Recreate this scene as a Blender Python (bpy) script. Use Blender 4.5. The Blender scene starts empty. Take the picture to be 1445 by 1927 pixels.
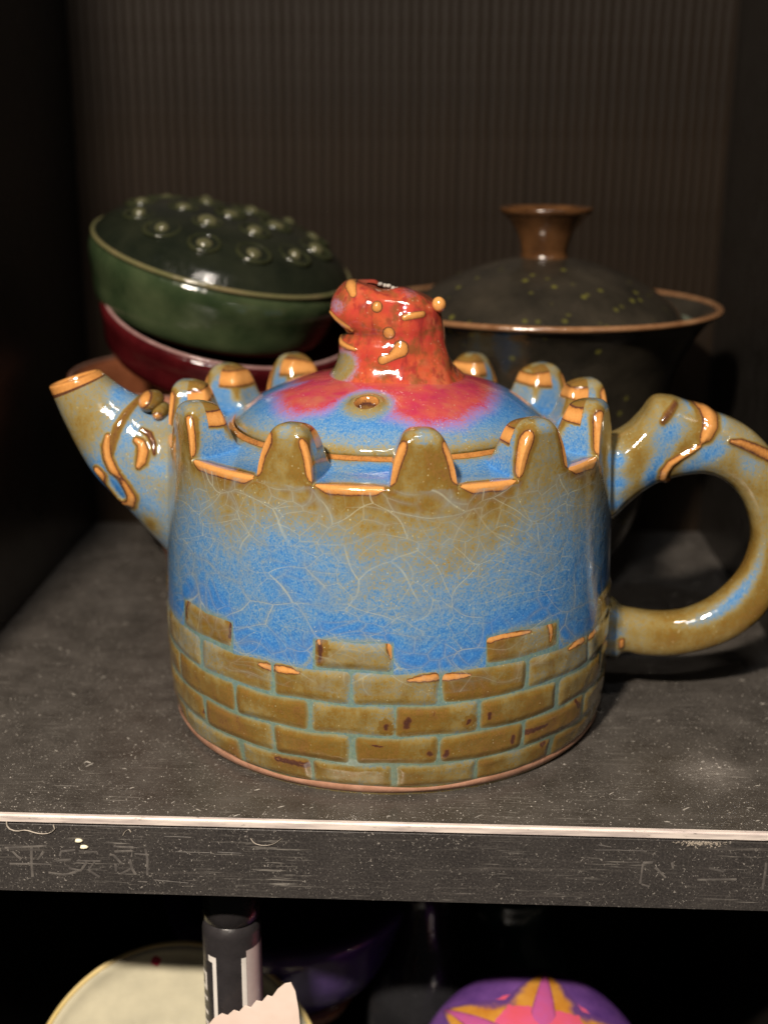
import bpy, math, random
import numpy as np
from mathutils import Vector, Matrix, Euler
rng = np.random.default_rng(7); random.seed(7)
CM = 0.01                                   # everything below is written in centimetres
scn = bpy.context.scene
COL = scn.collection
R = math.radians

# ------------------------------------------------------------------ camera
cd = bpy.data.cameras.new('camera'); cam = bpy.data.objects.new('camera', cd); COL.objects.link(cam)
pitch, yaw, roll = 0.28914, -0.03844, 0.00526
F = Vector((math.sin(yaw)*math.cos(pitch), math.cos(yaw)*math.cos(pitch), -math.sin(pitch)))
rt = Vector((math.cos(yaw), -math.sin(yaw), 0)); up = rt.cross(F)
r2 = math.cos(roll)*rt + math.sin(roll)*up; u2 = -math.sin(roll)*rt + math.cos(roll)*up
cam.matrix_world = Matrix(((r2.x, u2.x, -F.x, 0.95512*CM), (r2.y, u2.y, -F.y, -27.81294*CM), (r2.z, u2.z, -F.z, 12.80119*CM), (0, 0, 0, 1)))
cd.sensor_fit = 'VERTICAL'; cd.sensor_height = 36; cd.lens = 2400/1927*36
cd.clip_start = 0.01; cd.clip_end = 50
cd.dof.use_dof = True; cd.dof.focus_distance = 0.252; cd.dof.aperture_fstop = 11.5
scn.camera = cam
# ------------------------------------------------------------------ light
w = bpy.data.worlds.new('World'); scn.world = w; w.use_nodes = True
w.node_tree.nodes['Background'].inputs[0].default_value = (1.0, 0.93, 0.85, 1)
w.node_tree.nodes['Background'].inputs[1].default_value = 0.022
scn.view_settings.view_transform = 'Standard'; scn.view_settings.look = 'None'
scn.view_settings.exposure = 0.0; scn.view_settings.gamma = 1.0
scn.cycles.use_denoising = True
def lamp(name, az, el, dist, sx, sy, watt, col, target=(0, 0, 4)):
    l = bpy.data.lights.new(name, 'AREA'); l.shape = 'RECTANGLE'; l.size = sx*CM; l.size_y = sy*CM
    l.energy = watt; l.color = col
    o = bpy.data.objects.new(name, l); COL.objects.link(o)
    a, e = R(az), R(el); T = Vector(target)
    p = T + dist*Vector((math.sin(a)*math.cos(e), -math.cos(a)*math.cos(e), math.sin(e)))
    o.location = p*CM; o.rotation_euler = (T-p).to_track_quat('-Z', 'Y').to_euler()
    return o
lamp('shop_lamp', -15, 39, 62, 4.2, 1.6, 7.8, (1.0, .87, .73))
for k in (-1, 0, 1): lamp('track_lamp', 9+5.5*k, 60, 82, 1.1, 1.1, .42, (1.0, .90, .80))
lamp('cool_ceiling_panel', -4, 44, 120, 9, 3, 1.5, (.80, .88, 1.0))
sl = bpy.data.lights.new('added_glare_spot', 'SPOT'); sl.spot_size = R(2.0); sl.spot_blend = .6; sl.energy = 12; sl.color = (1, .9, .8); sl.shadow_soft_size = .004  # added lamp, only makes the bright patch at the shelf's right front
so = bpy.data.objects.new('added_glare_spot', sl); COL.objects.link(so); so.location = Vector((9.5, -16, 34))*CM
so.rotation_euler = (Vector((6.9, -3.5, 0))-Vector((9.5, -16, 34))).to_track_quat('-Z', 'Y').to_euler()

# ------------------------------------------------------------------ helpers
def tag(o, label=None, cat=None, group=None, kind=None):
    if label: o['label'] = label
    if cat: o['category'] = cat
    if group: o['group'] = group
    if kind: o['kind'] = kind
    return o
def empty(name, loc=(0, 0, 0)):
    o = bpy.data.objects.new(name, None); COL.objects.link(o); o.location = Vector(loc)*CM; o.empty_display_size = .01
    return o
def link(name, me, mat, parent=None):
    o = bpy.data.objects.new(name, me); COL.objects.link(o)
    if mat: 
        if not me.materials: me.materials.append(mat)
    if parent:
        o.parent = parent
        # every parent of ours has no rotation when children are built at world coordinates
    return o
def mesh_np(name, V, Q, attrs=None, smooth=True):
    V = np.asarray(V, dtype=np.float32).reshape(-1, 3)*CM; Q = np.asarray(Q, dtype=np.int32)
    k = Q.shape[1]
    me = bpy.data.meshes.new(name)
    me.vertices.add(len(V)); me.vertices.foreach_set('co', V.ravel())
    me.loops.add(Q.size); me.loops.foreach_set('vertex_index', Q.ravel())
    me.polygons.add(len(Q)); me.polygons.foreach_set('loop_start', np.arange(0, Q.size, k, dtype=np.int32))
    me.polygons.foreach_set('use_smooth', np.full(len(Q), smooth))
    me.update(calc_edges=True)
    for an, av in (attrs or {}).items():
        a = me.attributes.new(an, 'FLOAT', 'POINT'); a.data.foreach_set('value', np.asarray(av, dtype=np.float32).ravel())
    return me
def grid_faces(n, m, wrap_m=True, wrap_n=False, flip=False):
    i = np.arange(n if wrap_n else n-1); j = np.arange(m if wrap_m else m-1)
    I, J = np.meshgrid(i, j, indexing='ij'); I2 = (I+1) % n; J2 = (J+1) % m
    q = np.stack([I*m+J, I*m+J2, I2*m+J2, I2*m+J], -1).reshape(-1, 4)
    return q[:, ::-1] if flip else q
def used_only(V, Q, attrs):
    u, inv = np.unique(Q, return_inverse=True)
    return V[u], inv.reshape(Q.shape), {k: a[u] for k, a in attrs.items()}
def sst(a, b, x):
    t = np.clip((x-a)/(b-a), 0, 1); return t*t*(3-2*t)
def catmull(P, n):
    P = np.asarray(P, float); k = len(P)
    d = np.r_[0, np.cumsum(np.linalg.norm(np.diff(P, axis=0), axis=1)+1e-6)]
    u = np.linspace(0, d[-1], n); out = np.empty((n, P.shape[1]))
    m = np.gradient(P, d, axis=0)
    s = np.clip(np.searchsorted(d, u)-1, 0, k-2); h = (d[s+1]-d[s])[:, None]; t = ((u-d[s])[:, None])/h
    return (2*t**3-3*t**2+1)*P[s]+(t**3-2*t**2+t)*h*m[s]+(-2*t**3+3*t**2)*P[s+1]+(t**3-t**2)*h*m[s+1]
def polydist(X, Y, pts):
    """distance from points to a polyline whose vertices carry a width; returns distance/width"""
    best = np.full(X.shape, 1e9)
    pts = [tuple(p) for p in pts]
    if len(pts) == 1: pts = pts*2
    for (x0, y0, w0), (x1, y1, w1) in zip(pts[:-1], pts[1:]):
        dx, dy = x1-x0, y1-y0; L = dx*dx+dy*dy+1e-12
        t = np.clip(((X-x0)*dx+(Y-y0)*dy)/L, 0, 1)
        best = np.minimum(best, np.hypot(X-x0-t*dx, Y-y0-t*dy)/(w0+t*(w1-w0)))
    return best
def wnoise(X, Y, Z, f, seed=0):
    r = np.random.default_rng(seed); o = 0
    for k in range(7):
        d = r.normal(size=3); d *= f*(.6+.9*r.random())/np.linalg.norm(d)
        o = o+np.sin(X*d[0]+Y*d[1]+Z*d[2]+r.random()*6.28+1.5*np.sin((X*d[1]-Z*d[0])*.7+k))
    return o/7*1.6
def ridge_t(t, dist, top=1.0, halo=2.6):
    """glaze thins out on a ridge: clay shows at the crest, a dark line borders it, brown halo round it"""
    r = np.where(dist < 1, top-.10*dist*dist, np.where(dist < 1.5, top-.10-.28*(dist-1)/.5, 0))
    far = np.where(dist >= 1.5, (top-.38)*(1-sst(1.5, halo, dist)), 0)
    far = np.where(dist >= 1.5, np.maximum(t, t+(far*(np.maximum(top-.38-t, 0)/max(top-.38, 1e-3)))), t)
    return np.maximum(np.where(dist < 1.5, r, far), t)
def normals(P, wrap_m=True):
    du = np.gradient(P, axis=0)
    dv = (np.roll(P, -1, 1)-np.roll(P, 1, 1)) if wrap_m else np.gradient(P, axis=1)
    n = np.cross(du, dv); return n/(np.linalg.norm(n, axis=-1, keepdims=True)+1e-9)
def lathe(name, prof, mat, parent=None, centre=(0, 0, 0), n=128, rot=None, attrs=None, smooth_n=None, fn=None):
    P = np.asarray(prof, float)
    if smooth_n: P = catmull(P, smooth_n)
    th = np.linspace(0, 2*np.pi, n, endpoint=False)
    V = np.stack([P[:, 0, None]*np.cos(th), P[:, 0, None]*np.sin(th), P[:, 1, None]+0*th], -1)
    if fn is not None: V = fn(V, th)
    V = V.reshape(-1, 3)
    if rot is not None: V = V@np.array(rot.to_matrix()).T
    V = V+np.array(centre)
    me = mesh_np(name, V, grid_faces(len(P), n), attrs)
    return link(name, me, mat, parent)
def box(name, x0, x1, y0, y1, z0, z1, mat, parent=None, bev=0.0):
    import bmesh
    bm = bmesh.new(); bmesh.ops.create_cube(bm, size=1)
    for v in bm.verts: v.co = Vector(((x0+x1)/2+v.co.x*(x1-x0), (y0+y1)/2+v.co.y*(y1-y0), (z0+z1)/2+v.co.z*(z1-z0)))*CM
    if bev: bmesh.ops.bevel(bm, geom=bm.edges[:], offset=bev*CM, segments=3, affect='EDGES')
    me = bpy.data.meshes.new(name); bm.to_mesh(me); bm.free()
    return link(name, me, mat, parent)

# ------------------------------------------------------------------ materials
class NT:
    def __init__(s, name):
        s.m = bpy.data.materials.new(name); s.m.use_nodes = True; s.t = s.m.node_tree
        s.b = s.t.nodes['Principled BSDF']; s.tc = s.t.nodes.new('ShaderNodeTexCoord')
    def n(s, typ, **kw):
        nd = s.t.nodes.new(typ)
        for k, v in kw.items(): setattr(nd, k, v)
        return nd
    def l(s, a, b): s.t.links.new(a, b)
    def val(s, sock, v):
        if isinstance(v, bpy.types.NodeSocket): s.l(v, sock)
        else: sock.default_value = v
    def coord(s, scale=1.0, vec=None, loc=(0, 0, 0)):
        mp = s.n('ShaderNodeMapping'); s.l(vec or s.tc.outputs['Object'], mp.inputs[0])
        mp.inputs['Scale'].default_value = tuple(100*q for q in (scale if isinstance(scale, tuple) else (scale,)*3))
        mp.inputs['Location'].default_value = loc
        return mp.outputs[0]
    def noise(s, scale, detail=3, rough=.55, vec=None, dist=0.0, loc=(0, 0, 0)):
        nd = s.n('ShaderNodeTexNoise'); s.l(s.coord(scale, vec, loc), nd.inputs['Vector'])
        nd.inputs['Scale'].default_value = 1; nd.inputs['Detail'].default_value = detail
        nd.inputs['Roughness'].default_value = rough; nd.inputs['Distortion'].default_value = dist
        return nd.outputs['Fac']
    def math(s, op, a, b=None, c=None, clamp=False):
        nd = s.n('ShaderNodeMath', operation=op); nd.use_clamp = clamp
        s.val(nd.inputs[0], a)
        if b is not None: s.val(nd.inputs[1], b)
        if c is not None: s.val(nd.inputs[2], c)
        return nd.outputs[0]
    def rng(s, v, a, b, c=0.0, d=1.0, smooth=False):
        nd = s.n('ShaderNodeMapRange'); nd.clamp = True
        if smooth: nd.interpolation_type = 'SMOOTHSTEP'
        s.val(nd.inputs[0], v)
        for k, q in zip((1, 2, 3, 4), (a, b, c, d)): nd.inputs[k].default_value = q
        return nd.outputs[0]
    def mix(s, f, a, b, blend='MIX'):
        nd = s.n('ShaderNodeMix', data_type='RGBA', blend_type=blend)
        s.val(nd.inputs[0], f)
        for sk, v in ((nd.inputs[6], a), (nd.inputs[7], b)):
            if isinstance(v, tuple): sk.default_value = (*v[:3], 1)
            else: s.l(v, sk)
        return nd.outputs[2]
    def ramp(s, v, stops):
        nd = s.n('ShaderNodeValToRGB'); s.l(v, nd.inputs[0]); e = nd.color_ramp.elements
        while len(e) < len(stops): e.new(.5)
        for el, (p, c) in zip(e, stops): el.position = p; el.color = (*c, 1)
        return nd.outputs[0]
    def attr(s, name):
        nd = s.n('ShaderNodeAttribute', attribute_name=name); return nd.outputs['Fac']
    def bump(s, h, dist, strength=1.0, prev=None):
        nd = s.n('ShaderNodeBump'); s.l(h, nd.inputs['Height']); nd.inputs['Distance'].default_value = dist
        nd.inputs['Strength'].default_value = strength
        if prev: s.l(prev, nd.inputs['Normal'])
        return nd.outputs[0]
    def out(s, base=None, rough=None, normal=None, **kw):
        if base is not None: s.val(s.b.inputs['Base Color'], base if not isinstance(base, tuple) else (*base[:3], 1))
        if rough is not None: s.val(s.b.inputs['Roughness'], rough)
        if normal is not None: s.l(normal, s.b.inputs['Normal'])
        for k, v in kw.items(): s.val(s.b.inputs[k.replace('_', ' ')], v)
        return s.m

def kiln_glaze(name, crackle=False, brown=0.0, redtone=((.36, .030, .070), (.40, .070, .055)), amp=1.0):
    s = NT(name)
    t = s.attr('thin')
    n1 = s.noise(.9, 3); n2 = s.noise(4.5, 3); n3 = s.noise(13, 2, .7); n4 = s.noise(27, 1, .6)
    # run of the glaze: streaks that are longer vertically
    n5 = s.noise((7, 7, 2.2), 3, .6)
    a = s.math('MULTIPLY_ADD', n1, .22*amp, s.math('ADD', t, -.11*amp))
    a = s.math('MULTIPLY_ADD', n2, .16*amp, s.math('ADD', a, -.08*amp))
    a = s.math('MULTIPLY_ADD', n5, .12*amp, s.math('ADD', a, -.06*amp))
    low = s.rng(t, .36, .56, 1, .32)                       # the speckle belongs to the thick glaze
    sp = s.math('MULTIPLY', s.math('ADD', s.math('MULTIPLY_ADD', n3, .42, -.21), s.math('MULTIPLY_ADD', n4, .50, -.25)), low)
    a = s.math('ADD', a, sp)
    # the clay lines keep their place whatever the speckle does
    a = s.math('ADD', s.math('MULTIPLY', t, s.rng(t, .62, .74, 0, .40)), s.math('MULTIPLY', a, s.rng(t, .62, .74, 1, .60)), clamp=True)
    c = s.ramp(a, [(0.0, (.032, .150, .42)), (.14, (.062, .185, .39)), (.28, (.118, .205, .31)), (.42, (.175, .185, .15)),
                   (.52, (.205, .155, .055)), (.60, (.155, .092, .018)), (.67, (.16, .085, .022)), (.73, (.085, .035, .016)), (.785, (.055, .022, .018)),
                   (.825, (.24, .10, .030)), (.88, (.36, .155, .040)), (1.0, (.50, .235, .070))])
    mot = s.math('ADD', s.rng(n3, .3, .7, .92, 1.08), s.rng(n4, .3, .7, -.12, .12))
    mv = s.n('ShaderNodeVectorMath', operation='SCALE'); s.l(c, mv.inputs[0]); s.l(mot, mv.inputs['Scale']); c = s.mix(s.rng(t, .62, .8, 1, .15), c, mv.outputs[0])
    # teal where the glaze pools in the joints
    te = s.math('MULTIPLY', s.attr('teal'), s.rng(s.noise(9, 2), .3, .7, .72, 1.0))
    te = s.math('MULTIPLY', te, s.rng(t, .60, .70, 1, 0))
    c = s.mix(te, c, s.mix(n3, (.060, .115, .095), (.20, .27, .20)))
    # copper red
    rd = s.attr('red')
    rdn = s.math('MULTIPLY_ADD', s.math('ADD', s.math('ADD', n3, n4), s.math('MULTIPLY', n2, .6)), .42, s.math('ADD', rd, -.53))
    rf = s.math('MULTIPLY', s.rng(rdn, .26, .78, 0, 1, True), s.rng(t, .66, .76, 1, 0))
    rc = s.mix(s.rng(s.noise(2.0, 3), .38, .62), redtone[0], redtone[1])
    rc = s.mix(s.rng(n3, .50, .75, 0, .45), rc, (.33, .035, .03))
    rc = s.mix(s.rng(s.noise(1.3, 3, loc=(3, 1, 2)), .56, .70, 0, .45), rc, (.36, .15, .07))
    if brown:
        rc = s.mix(s.rng(s.noise(2.6, 4, .65, loc=(1, 6, 2)), .48, .62, 0, brown), rc, (.13, .055, .018))
        rc = s.mix(s.rng(s.noise((5, 5, 1.8), 3, .6, loc=(1, 2, 2)), .54, .66, 0, brown), rc, (.20, .022, .020))
    c = s.mix(rf, c, rc)
    halo = s.math('MULTIPLY', s.math('SUBTRACT', s.rng(rd, .12, .55, 0, 1, True), rf, clamp=True), s.rng(t, .55, .68, .5, 0))
    c = s.mix(halo, c, (.36, .17, .46))
    nrm = None
    if crackle:
        cm = s.attr('crk')
        cb = s.n('ShaderNodeCombineXYZ'); s.l(s.attr('arc'), cb.inputs[0]); s.l(s.attr('rise'), cb.inputs[1])
        wob = s.n('ShaderNodeTexNoise'); s.l(cb.outputs[0], wob.inputs['Vector']); wob.inputs['Scale'].default_value = .75; wob.inputs['Detail'].default_value = .6
        add = s.n('ShaderNodeVectorMath', operation='MULTIPLY_ADD'); s.l(wob.outputs['Color'], add.inputs[0])
        add.inputs[1].default_value = (1.3, 1.1, 0); s.l(cb.outputs[0], add.inputs[2])
        sep = s.n('ShaderNodeSeparateXYZ'); s.l(add.outputs[0], sep.inputs[0]); flat = s.n('ShaderNodeCombineXYZ'); s.l(sep.outputs[0], flat.inputs[0]); s.l(sep.outputs[1], flat.inputs[1])
        lines = None
        for sc, wd, amt, lo in (((.82, 1.5, 1), .020, 1.0, (0, 0, 0)), ((2.2, 3.1, 1), .036, .55, (4, 7, 0))):
            mp = s.n('ShaderNodeMapping'); s.l(flat.outputs[0], mp.inputs[0]); mp.inputs['Scale'].default_value = sc; mp.inputs['Location'].default_value = lo
            v = s.n('ShaderNodeTexVoronoi', feature='DISTANCE_TO_EDGE', voronoi_dimensions='2D'); s.l(mp.outputs[0], v.inputs['Vector']); v.inputs['Scale'].default_value = 1
            ln = s.math('MULTIPLY', s.rng(v.outputs['Distance'], 0, wd, amt, 0), s.rng(s.noise(1.1, 2, loc=lo), .36, .58, .12, 1))
            side = s.math('MULTIPLY', s.rng(v.outputs['Distance'], wd*.8, wd*7, .34, 0), s.rng(s.noise(.8, 2, loc=lo), .35, .6, 0, 1))
            c = s.mix(s.math('MULTIPLY', side, cm), c, (.16, .19, .20))
            c = s.mix(s.math('MULTIPLY', s.math('MULTIPLY', ln, .50), cm), c, (.40, .41, .30))
            lines = ln if lines is None else s.math('MAXIMUM', lines, ln)
        nrm = s.bump(s.math('MULTIPLY', lines, cm), -.00004, .5)
    # tiny pale crystals and pinholes
    v = s.n('ShaderNodeTexVoronoi'); s.l(s.coord(9.0), v.inputs['Vector']); v.inputs['Scale'].default_value = 1
    dot = s.math('MULTIPLY', s.rng(v.outputs['Distance'], .05, .17, 1, 0), s.rng(s.noise(2.2, 2), .45, .66, 0, .55))
    dot = s.math('MULTIPLY', dot, s.rng(t, .62, .72, 1, .1))
    c = s.mix(dot, c, (.60, .58, .36))
    b1 = s.bump(s.noise(2.6, 2), .00035, .55, nrm)
    b2 = s.bump(s.noise(13, 2), .00003, .5, b1)
    rough = s.rng(s.noise(5, 3), .3, .7, .045, .13)
    m = s.out(c, rough, b2, IOR=1.52, Specular_IOR_Level=.55)
    s.b.inputs['Coat Weight'].default_value = .5; s.b.inputs['Coat Roughness'].default_value = .03
    return m

def plain_glaze(name, c0, c1, rough=(.08, .2), scale=2.0, spots=None, spot_scale=2.0, bump=.0002, spec=.5):
    s = NT(name)
    f = s.rng(s.noise(scale, 4), .3, .7)
    c = s.mix(f, c0, c1)
    if spots:
        v = s.n('ShaderNodeTexVoronoi'); s.l(s.coord(spot_scale), v.inputs['Vector']); v.inputs['Scale'].default_value = 1
        c = s.mix(s.math('MULTIPLY', s.rng(v.outputs['Distance'], .10, .26, 1, 0), s.rng(s.noise(.7, 2), .45, .55)), c, spots)
    return s.out(c, s.rng(s.noise(6, 3), .3, .7, rough[0], rough[1]), s.bump(s.noise(4, 3), bump, .6), Specular_IOR_Level=spec)

def board(name, spec=.5, base=(.015, .0128, .011), dusty=1.0, horizontal=True, axis='x', rough=(.20, .46), lift=(.13, .118, .105), amount=.20):
    """black laminate with dust, scuffs and long fine scratches"""
    s = NT(name)
    dust = s.rng(s.noise(1.1, 5, .65), .32, .72, .25, 1.0)
    fine = s.rng(s.noise(22, 4, .75), .44, .72)
    st = (.35, 9, 9) if axis == 'x' else (9, .35, 9)
    scr = s.rng(s.noise(st, 4, .7), .57, .70)
    scr2 = s.math('MULTIPLY', s.rng(s.noise((.9, 26, 26), 3, .7), .60, .70), s.rng(s.noise(.5, 2), .48, .6))
    c = s.mix(s.math('MULTIPLY', dust, amount*dusty*2), base, lift)
    c = s.mix(s.math('MULTIPLY', fine, .32*dusty), c, lift)
    c = s.mix(s.math('MULTIPLY', scr, .22*dusty), c, (.16, .145, .13))
    c = s.mix(s.math('MULTIPLY', scr2, .6*dusty), c, (.30, .28, .25))
    sp = s.math('MULTIPLY', s.rng(s.noise(19, 2, .8, dist=.8), .632, .685), s.rng(s.noise(.8, 3), .35, .62, .35, 1))
    sp2 = s.math('MULTIPLY', s.rng(s.noise((6, 11, 11), 5, .8, dist=1.5, loc=(2, 5, 1)), .605, .68), s.rng(s.noise(1.4, 3, loc=(8, 1, 3)), .40, .60))
    c = s.mix(s.math('MULTIPLY', sp2, .45*dusty), c, (.17, .158, .14))
    c = s.mix(s.math('MULTIPLY', sp, .75*dusty), c, (.36, .335, .30))
    r = s.math('ADD', s.rng(dust, 0, 1, rough[0], rough[1]), s.math('MULTIPLY', scr, -.08))
    return s.out(c, r, s.bump(s.math('ADD', s.noise((1.5, 20, 20), 3), s.noise(14, 3)), .00006, .6), Specular_IOR_Level=spec)

M = {}
M['glaze_body'] = kiln_glaze('kiln_glaze_crackled', crackle=True)
M['glaze'] = kiln_glaze('kiln_glaze', amp=.7)
M['shelf'] = board('black_laminate_dusty')
M['shelf_front'] = board('black_laminate_edge', spec=.25, base=(.017, .0155, .016), amount=.07, rough=(.32, .45))
M['wall'] = board('black_side_panel', spec=.25, base=(.007, .006, .005), dusty=.16, rough=(.22, .4))

# ------------------------------------------------------------------ the cupboard (setting)
YF, YB, XL, XR = -5.81, 13.38, -10.43, 9.95
tag(box('shelf_board', XL-1.5, XR+1.5, YF, YB+.5, -1.72, 0.0, M['shelf']), kind='structure')
fr = tag(box('shelf_front', XL-1.5, XR+1.5, YF-.10, YF-.003, -1.73, -.205, M['shelf_front'], bev=.02), kind='structure')
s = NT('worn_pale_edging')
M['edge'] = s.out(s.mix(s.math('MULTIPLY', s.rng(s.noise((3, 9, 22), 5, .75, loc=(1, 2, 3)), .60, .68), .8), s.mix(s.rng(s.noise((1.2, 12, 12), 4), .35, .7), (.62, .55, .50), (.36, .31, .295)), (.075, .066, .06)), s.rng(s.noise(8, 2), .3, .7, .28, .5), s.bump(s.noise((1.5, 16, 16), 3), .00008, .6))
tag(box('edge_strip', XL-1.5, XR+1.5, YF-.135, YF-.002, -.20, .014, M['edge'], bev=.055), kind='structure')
tag(box('side_wall', XL-1.5, XL, YF, YB+.5, .004, 26, M['wall']), kind='structure')
tag(box('side_wall', XR, XR+1.5, YF, YB+.5, .004, 26, M['wall']), kind='structure')
tag(box('side_wall', XL-1.5, XL, YF, YB+.5, -16, -1.724, M['wall']), kind='structure')
tag(box('side_wall', XR, XR+1.5, YF, YB+.5, -16, -1.724, M['wall']), kind='structure')
tag(box('lower_shelf', XL-1.5, XR+1.5, YF, YB+.5, -17.7, -16.004, M['shelf']), kind='structure')
s = NT('ribbed_black_board')
M['ribbed'] = s.out(s.mix(s.rng(s.math('MULTIPLY', s.math('ADD', s.noise((2.0, 2.0, .10), 4, .7), s.noise((.20, .20, .07), 2)), .5), .40, .62), (.0036, .0022, .0011), (.0175, .0108, .0060)), s.rng(s.noise((2, 2, .5), 3), .3, .7, .38, .6), s.bump(s.noise((18, 18, 1.5), 3), .0002, .7), Specular_IOR_Level=.10)
s = NT('ribbed_black_gap')
M['gap'] = s.out((.0055, .0035, .002), .7, Specular_IOR_Level=.08)
bw = tag(box('back_wall', XL, XR, YB+.06, YB+.5, .004, 26, M['gap']), kind='structure')
tag(box('lower_back_wall', XL, XR, YB+.0, YB+.5, -16, -1.724, M['wall']), kind='structure')
# ribs of the back board: each a half-round strip, all sharing one mesh
th = np.linspace(0, np.pi, 9); rw = .145
prof = np.stack([rw*np.cos(th), -.016*np.sin(th)], -1)
zz = np.array([0.004, 26.0])
V = np.array([[p[0], p[1], z] for z in zz for p in prof])
rib_me = mesh_np('rib', V, grid_faces(2, len(prof), wrap_m=False, flip=True))
rib_me.materials.append(M['ribbed'])
x = XL+.14; k = 0
while x < XR-.1:
    o = bpy.data.objects.new('rib', rib_me); COL.objects.link(o); o.parent = bw
    o.location = Vector((x, YB+.06+random.uniform(-.012, .008), 0))*CM
    o.scale = (random.uniform(.82, 1.0), random.uniform(.6, 1.15), 1)
    x += .302+random.uniform(-.012, .012)

# dust and lint lying on the shelf: real specks, uncountable
N = 8000
cx = rng.uniform(XL+.05, XR-.05, N); cy = YF+.05+(YB-YF-.1)*rng.random(N)**1.5
sz = .006+.020*rng.random(N)**4; L = sz*np.where(rng.random(N) < .10, rng.uniform(3, 9, N), rng.uniform(.8, 1.8, N))
ang = rng.uniform(0, np.pi, N); ca, sa = np.cos(ang), np.sin(ang)
V = []; 
for sx_, sy_, h in ((-1, -1, 0), (1, -1, 0), (1, 1, 0), (-1, 1, 0)):
    a, b = sx_*L/2, sy_*sz/2
    V.append(np.stack([cx+a*ca-b*sa, cy+a*sa+b*ca, np.full(N, .002)], -1))
V.append(np.stack([cx, cy, .002+sz*.6], -1))
V = np.stack(V, 1).reshape(-1, 3)
T = np.array([[0, 1, 4], [1, 2, 4], [2, 3, 4], [3, 0, 4]])
Q = (np.arange(N)[:, None, None]*5+T[None]).reshape(-1, 3)
s = NT('pale_dust'); M['dust'] = s.out(s.mix(s.rng(s.noise(3, 2), .3, .7), (.12, .11, .098), (.36, .335, .295)), .8)
tag(link('dust', mesh_np('dust', V, Q, smooth=False), M['dust']), kind='stuff')

# ------------------------------------------------------------------ TEAPOT
pot = tag(empty('teapot'), 'blue and olive crackle glazed teapot shaped like a brick castle tower', 'teapot')
MERL = [(-60.0, .64), (-22.2, .60), (9.6, .64), (40.0, .66), (70.5, .64), (101, .60), (128, .64), (155, .60), (-176, .60), (-146, .62), (-119, .62), (-91, .64)]
def S_of(th):                                   # battlement height profile round the rim, 0..1
    o = np.zeros_like(th)
    for c, wd in MERL:
        d = np.abs((np.degrees(th)-c+180) % 360-180)*np.pi/180*4.9
        o = np.maximum(o, np.clip(1-(d/(wd))**3.5, 0, 1)**(1/1.45))
    return o
def merl_phase(th):                             # 0 in the middle of a gap .. 1 at the foot of a merlon
    o = np.full_like(th, 9.)
    for c, wd in MERL:
        d = np.abs((np.degrees(th)-c+180) % 360-180)*np.pi/180*4.9-wd
        o = np.minimum(o, d)
    return o
HM, SILL = 1.06, 6.45
def Rz(z): return np.interp(z, [0, .12, .3, .9, 1.8, 2.7, 3.5, 4.6, 5.6, 6.3, 7.6], [4.78, 4.84, 4.90, 5.0, 5.05, 5.05, 5.03, 5.0, 4.96, 4.92, 4.84])
def shoulder(r):
    u = np.clip((4.95-r)/1.5, 0, 1); return SILL+.02+.20*u-.10*np.sin(np.pi*u)
def Bprof(r): return sst(3.72, 4.12, r)*(1-.16*np.clip((4.5-r)/.45, 0, 1)**2)
# theta samples crowd where the outline is steep
tf = np.linspace(-np.pi, np.pi, 20001); Sf = S_of(tf)
arc = np.r_[0, np.cumsum(np.hypot(np.diff(tf)*4.9, np.diff(Sf)*HM*.8))]
NT_ = 1380
th = np.interp(np.linspace(0, arc[-1], NT_, endpoint=False), arc, tf)
S = S_of(th)
front = np.cos(th)                              # +1 towards the camera
rows_z, rows_r = [], []
top = SILL+HM*S; rho = .09+.17*sst(.1, .9, S)
NW = 215
for k in range(NW):
    z = (top-rho)*(k/(NW-1)); rows_z.append(z); rows_r.append(Rz(z))
Rt = Rz(top-rho)
for k in range(1, 13):
    a = k/12*np.pi/2; rows_z.append(top-rho+rho*np.sin(a)); rows_r.append(Rt-rho+rho*np.cos(a))
NC = 105
r_in = 3.56
for k in range(1, NC+1):
    r = (Rt-rho)+(r_in-(Rt-rho))*(k/NC)
    z = shoulder(r)+(top-shoulder(Rt-rho))*Bprof(r)*np.where(S > .001, 1, 0)+np.where(S > .001, 0, (top-shoulder(Rt-rho))*Bprof(r))
    rows_z.append(z); rows_r.append(r)
for dr, dz in ((.02, .025), (.04, .045), (.07, .06), (.09, .06), (.11, .04), (.12, -.0), (.13, -.1), (.14, -.4)):
    rows_z.append(rows_z[NW+11+NC]*0+shoulder(r_in)+dz); rows_r.append(np.full_like(th, r_in-dr))
Zb = np.array(rows_z); Rb = np.array(rows_r); TH = np.broadcast_to(th, Zb.shape)
nrow = len(Zb)
wob = 1+.0055*wnoise(np.sin(TH)*5, np.cos(TH)*5, Zb, .9, 3)
P = np.stack([Rb*wob*np.sin(TH), -Rb*wob*np.cos(TH), Zb], -1)
# convexity of the rim from a small voxel model: fraction of a ball that is clay
h = .045; xs = np.arange(-5.5, 5.5, h); zs = np.arange(5.2, 8.1, h)
X, Y = np.meshgrid(xs, xs, indexing='ij'); RR = np.hypot(X, Y); TT = np.arctan2(X, -Y)
SS = S_of(TT)
H = shoulder(RR)+(SILL+HM*SS-shoulder(np.full_like(RR, 4.8)))*Bprof(RR)
H = np.where(RR < r_in-.12, 6.1, H)
vox = ((zs[None, None] < H[..., None]) & (RR[..., None] < Rz(zs)[None, None])).astype(np.float32)
def boxblur(a, k, ax):
    c = np.cumsum(np.pad(a, [(k+1, k) if i == ax else (0, 0) for i in range(3)], mode='edge'), axis=ax, dtype=np.float32)
    n = a.shape[ax]; sl = lambda s0: tuple(slice(s0, s0+n) if i == ax else slice(None) for i in range(3))
    return (c[sl(2*k+1)]-c[sl(0)])/(2*k+1)
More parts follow.
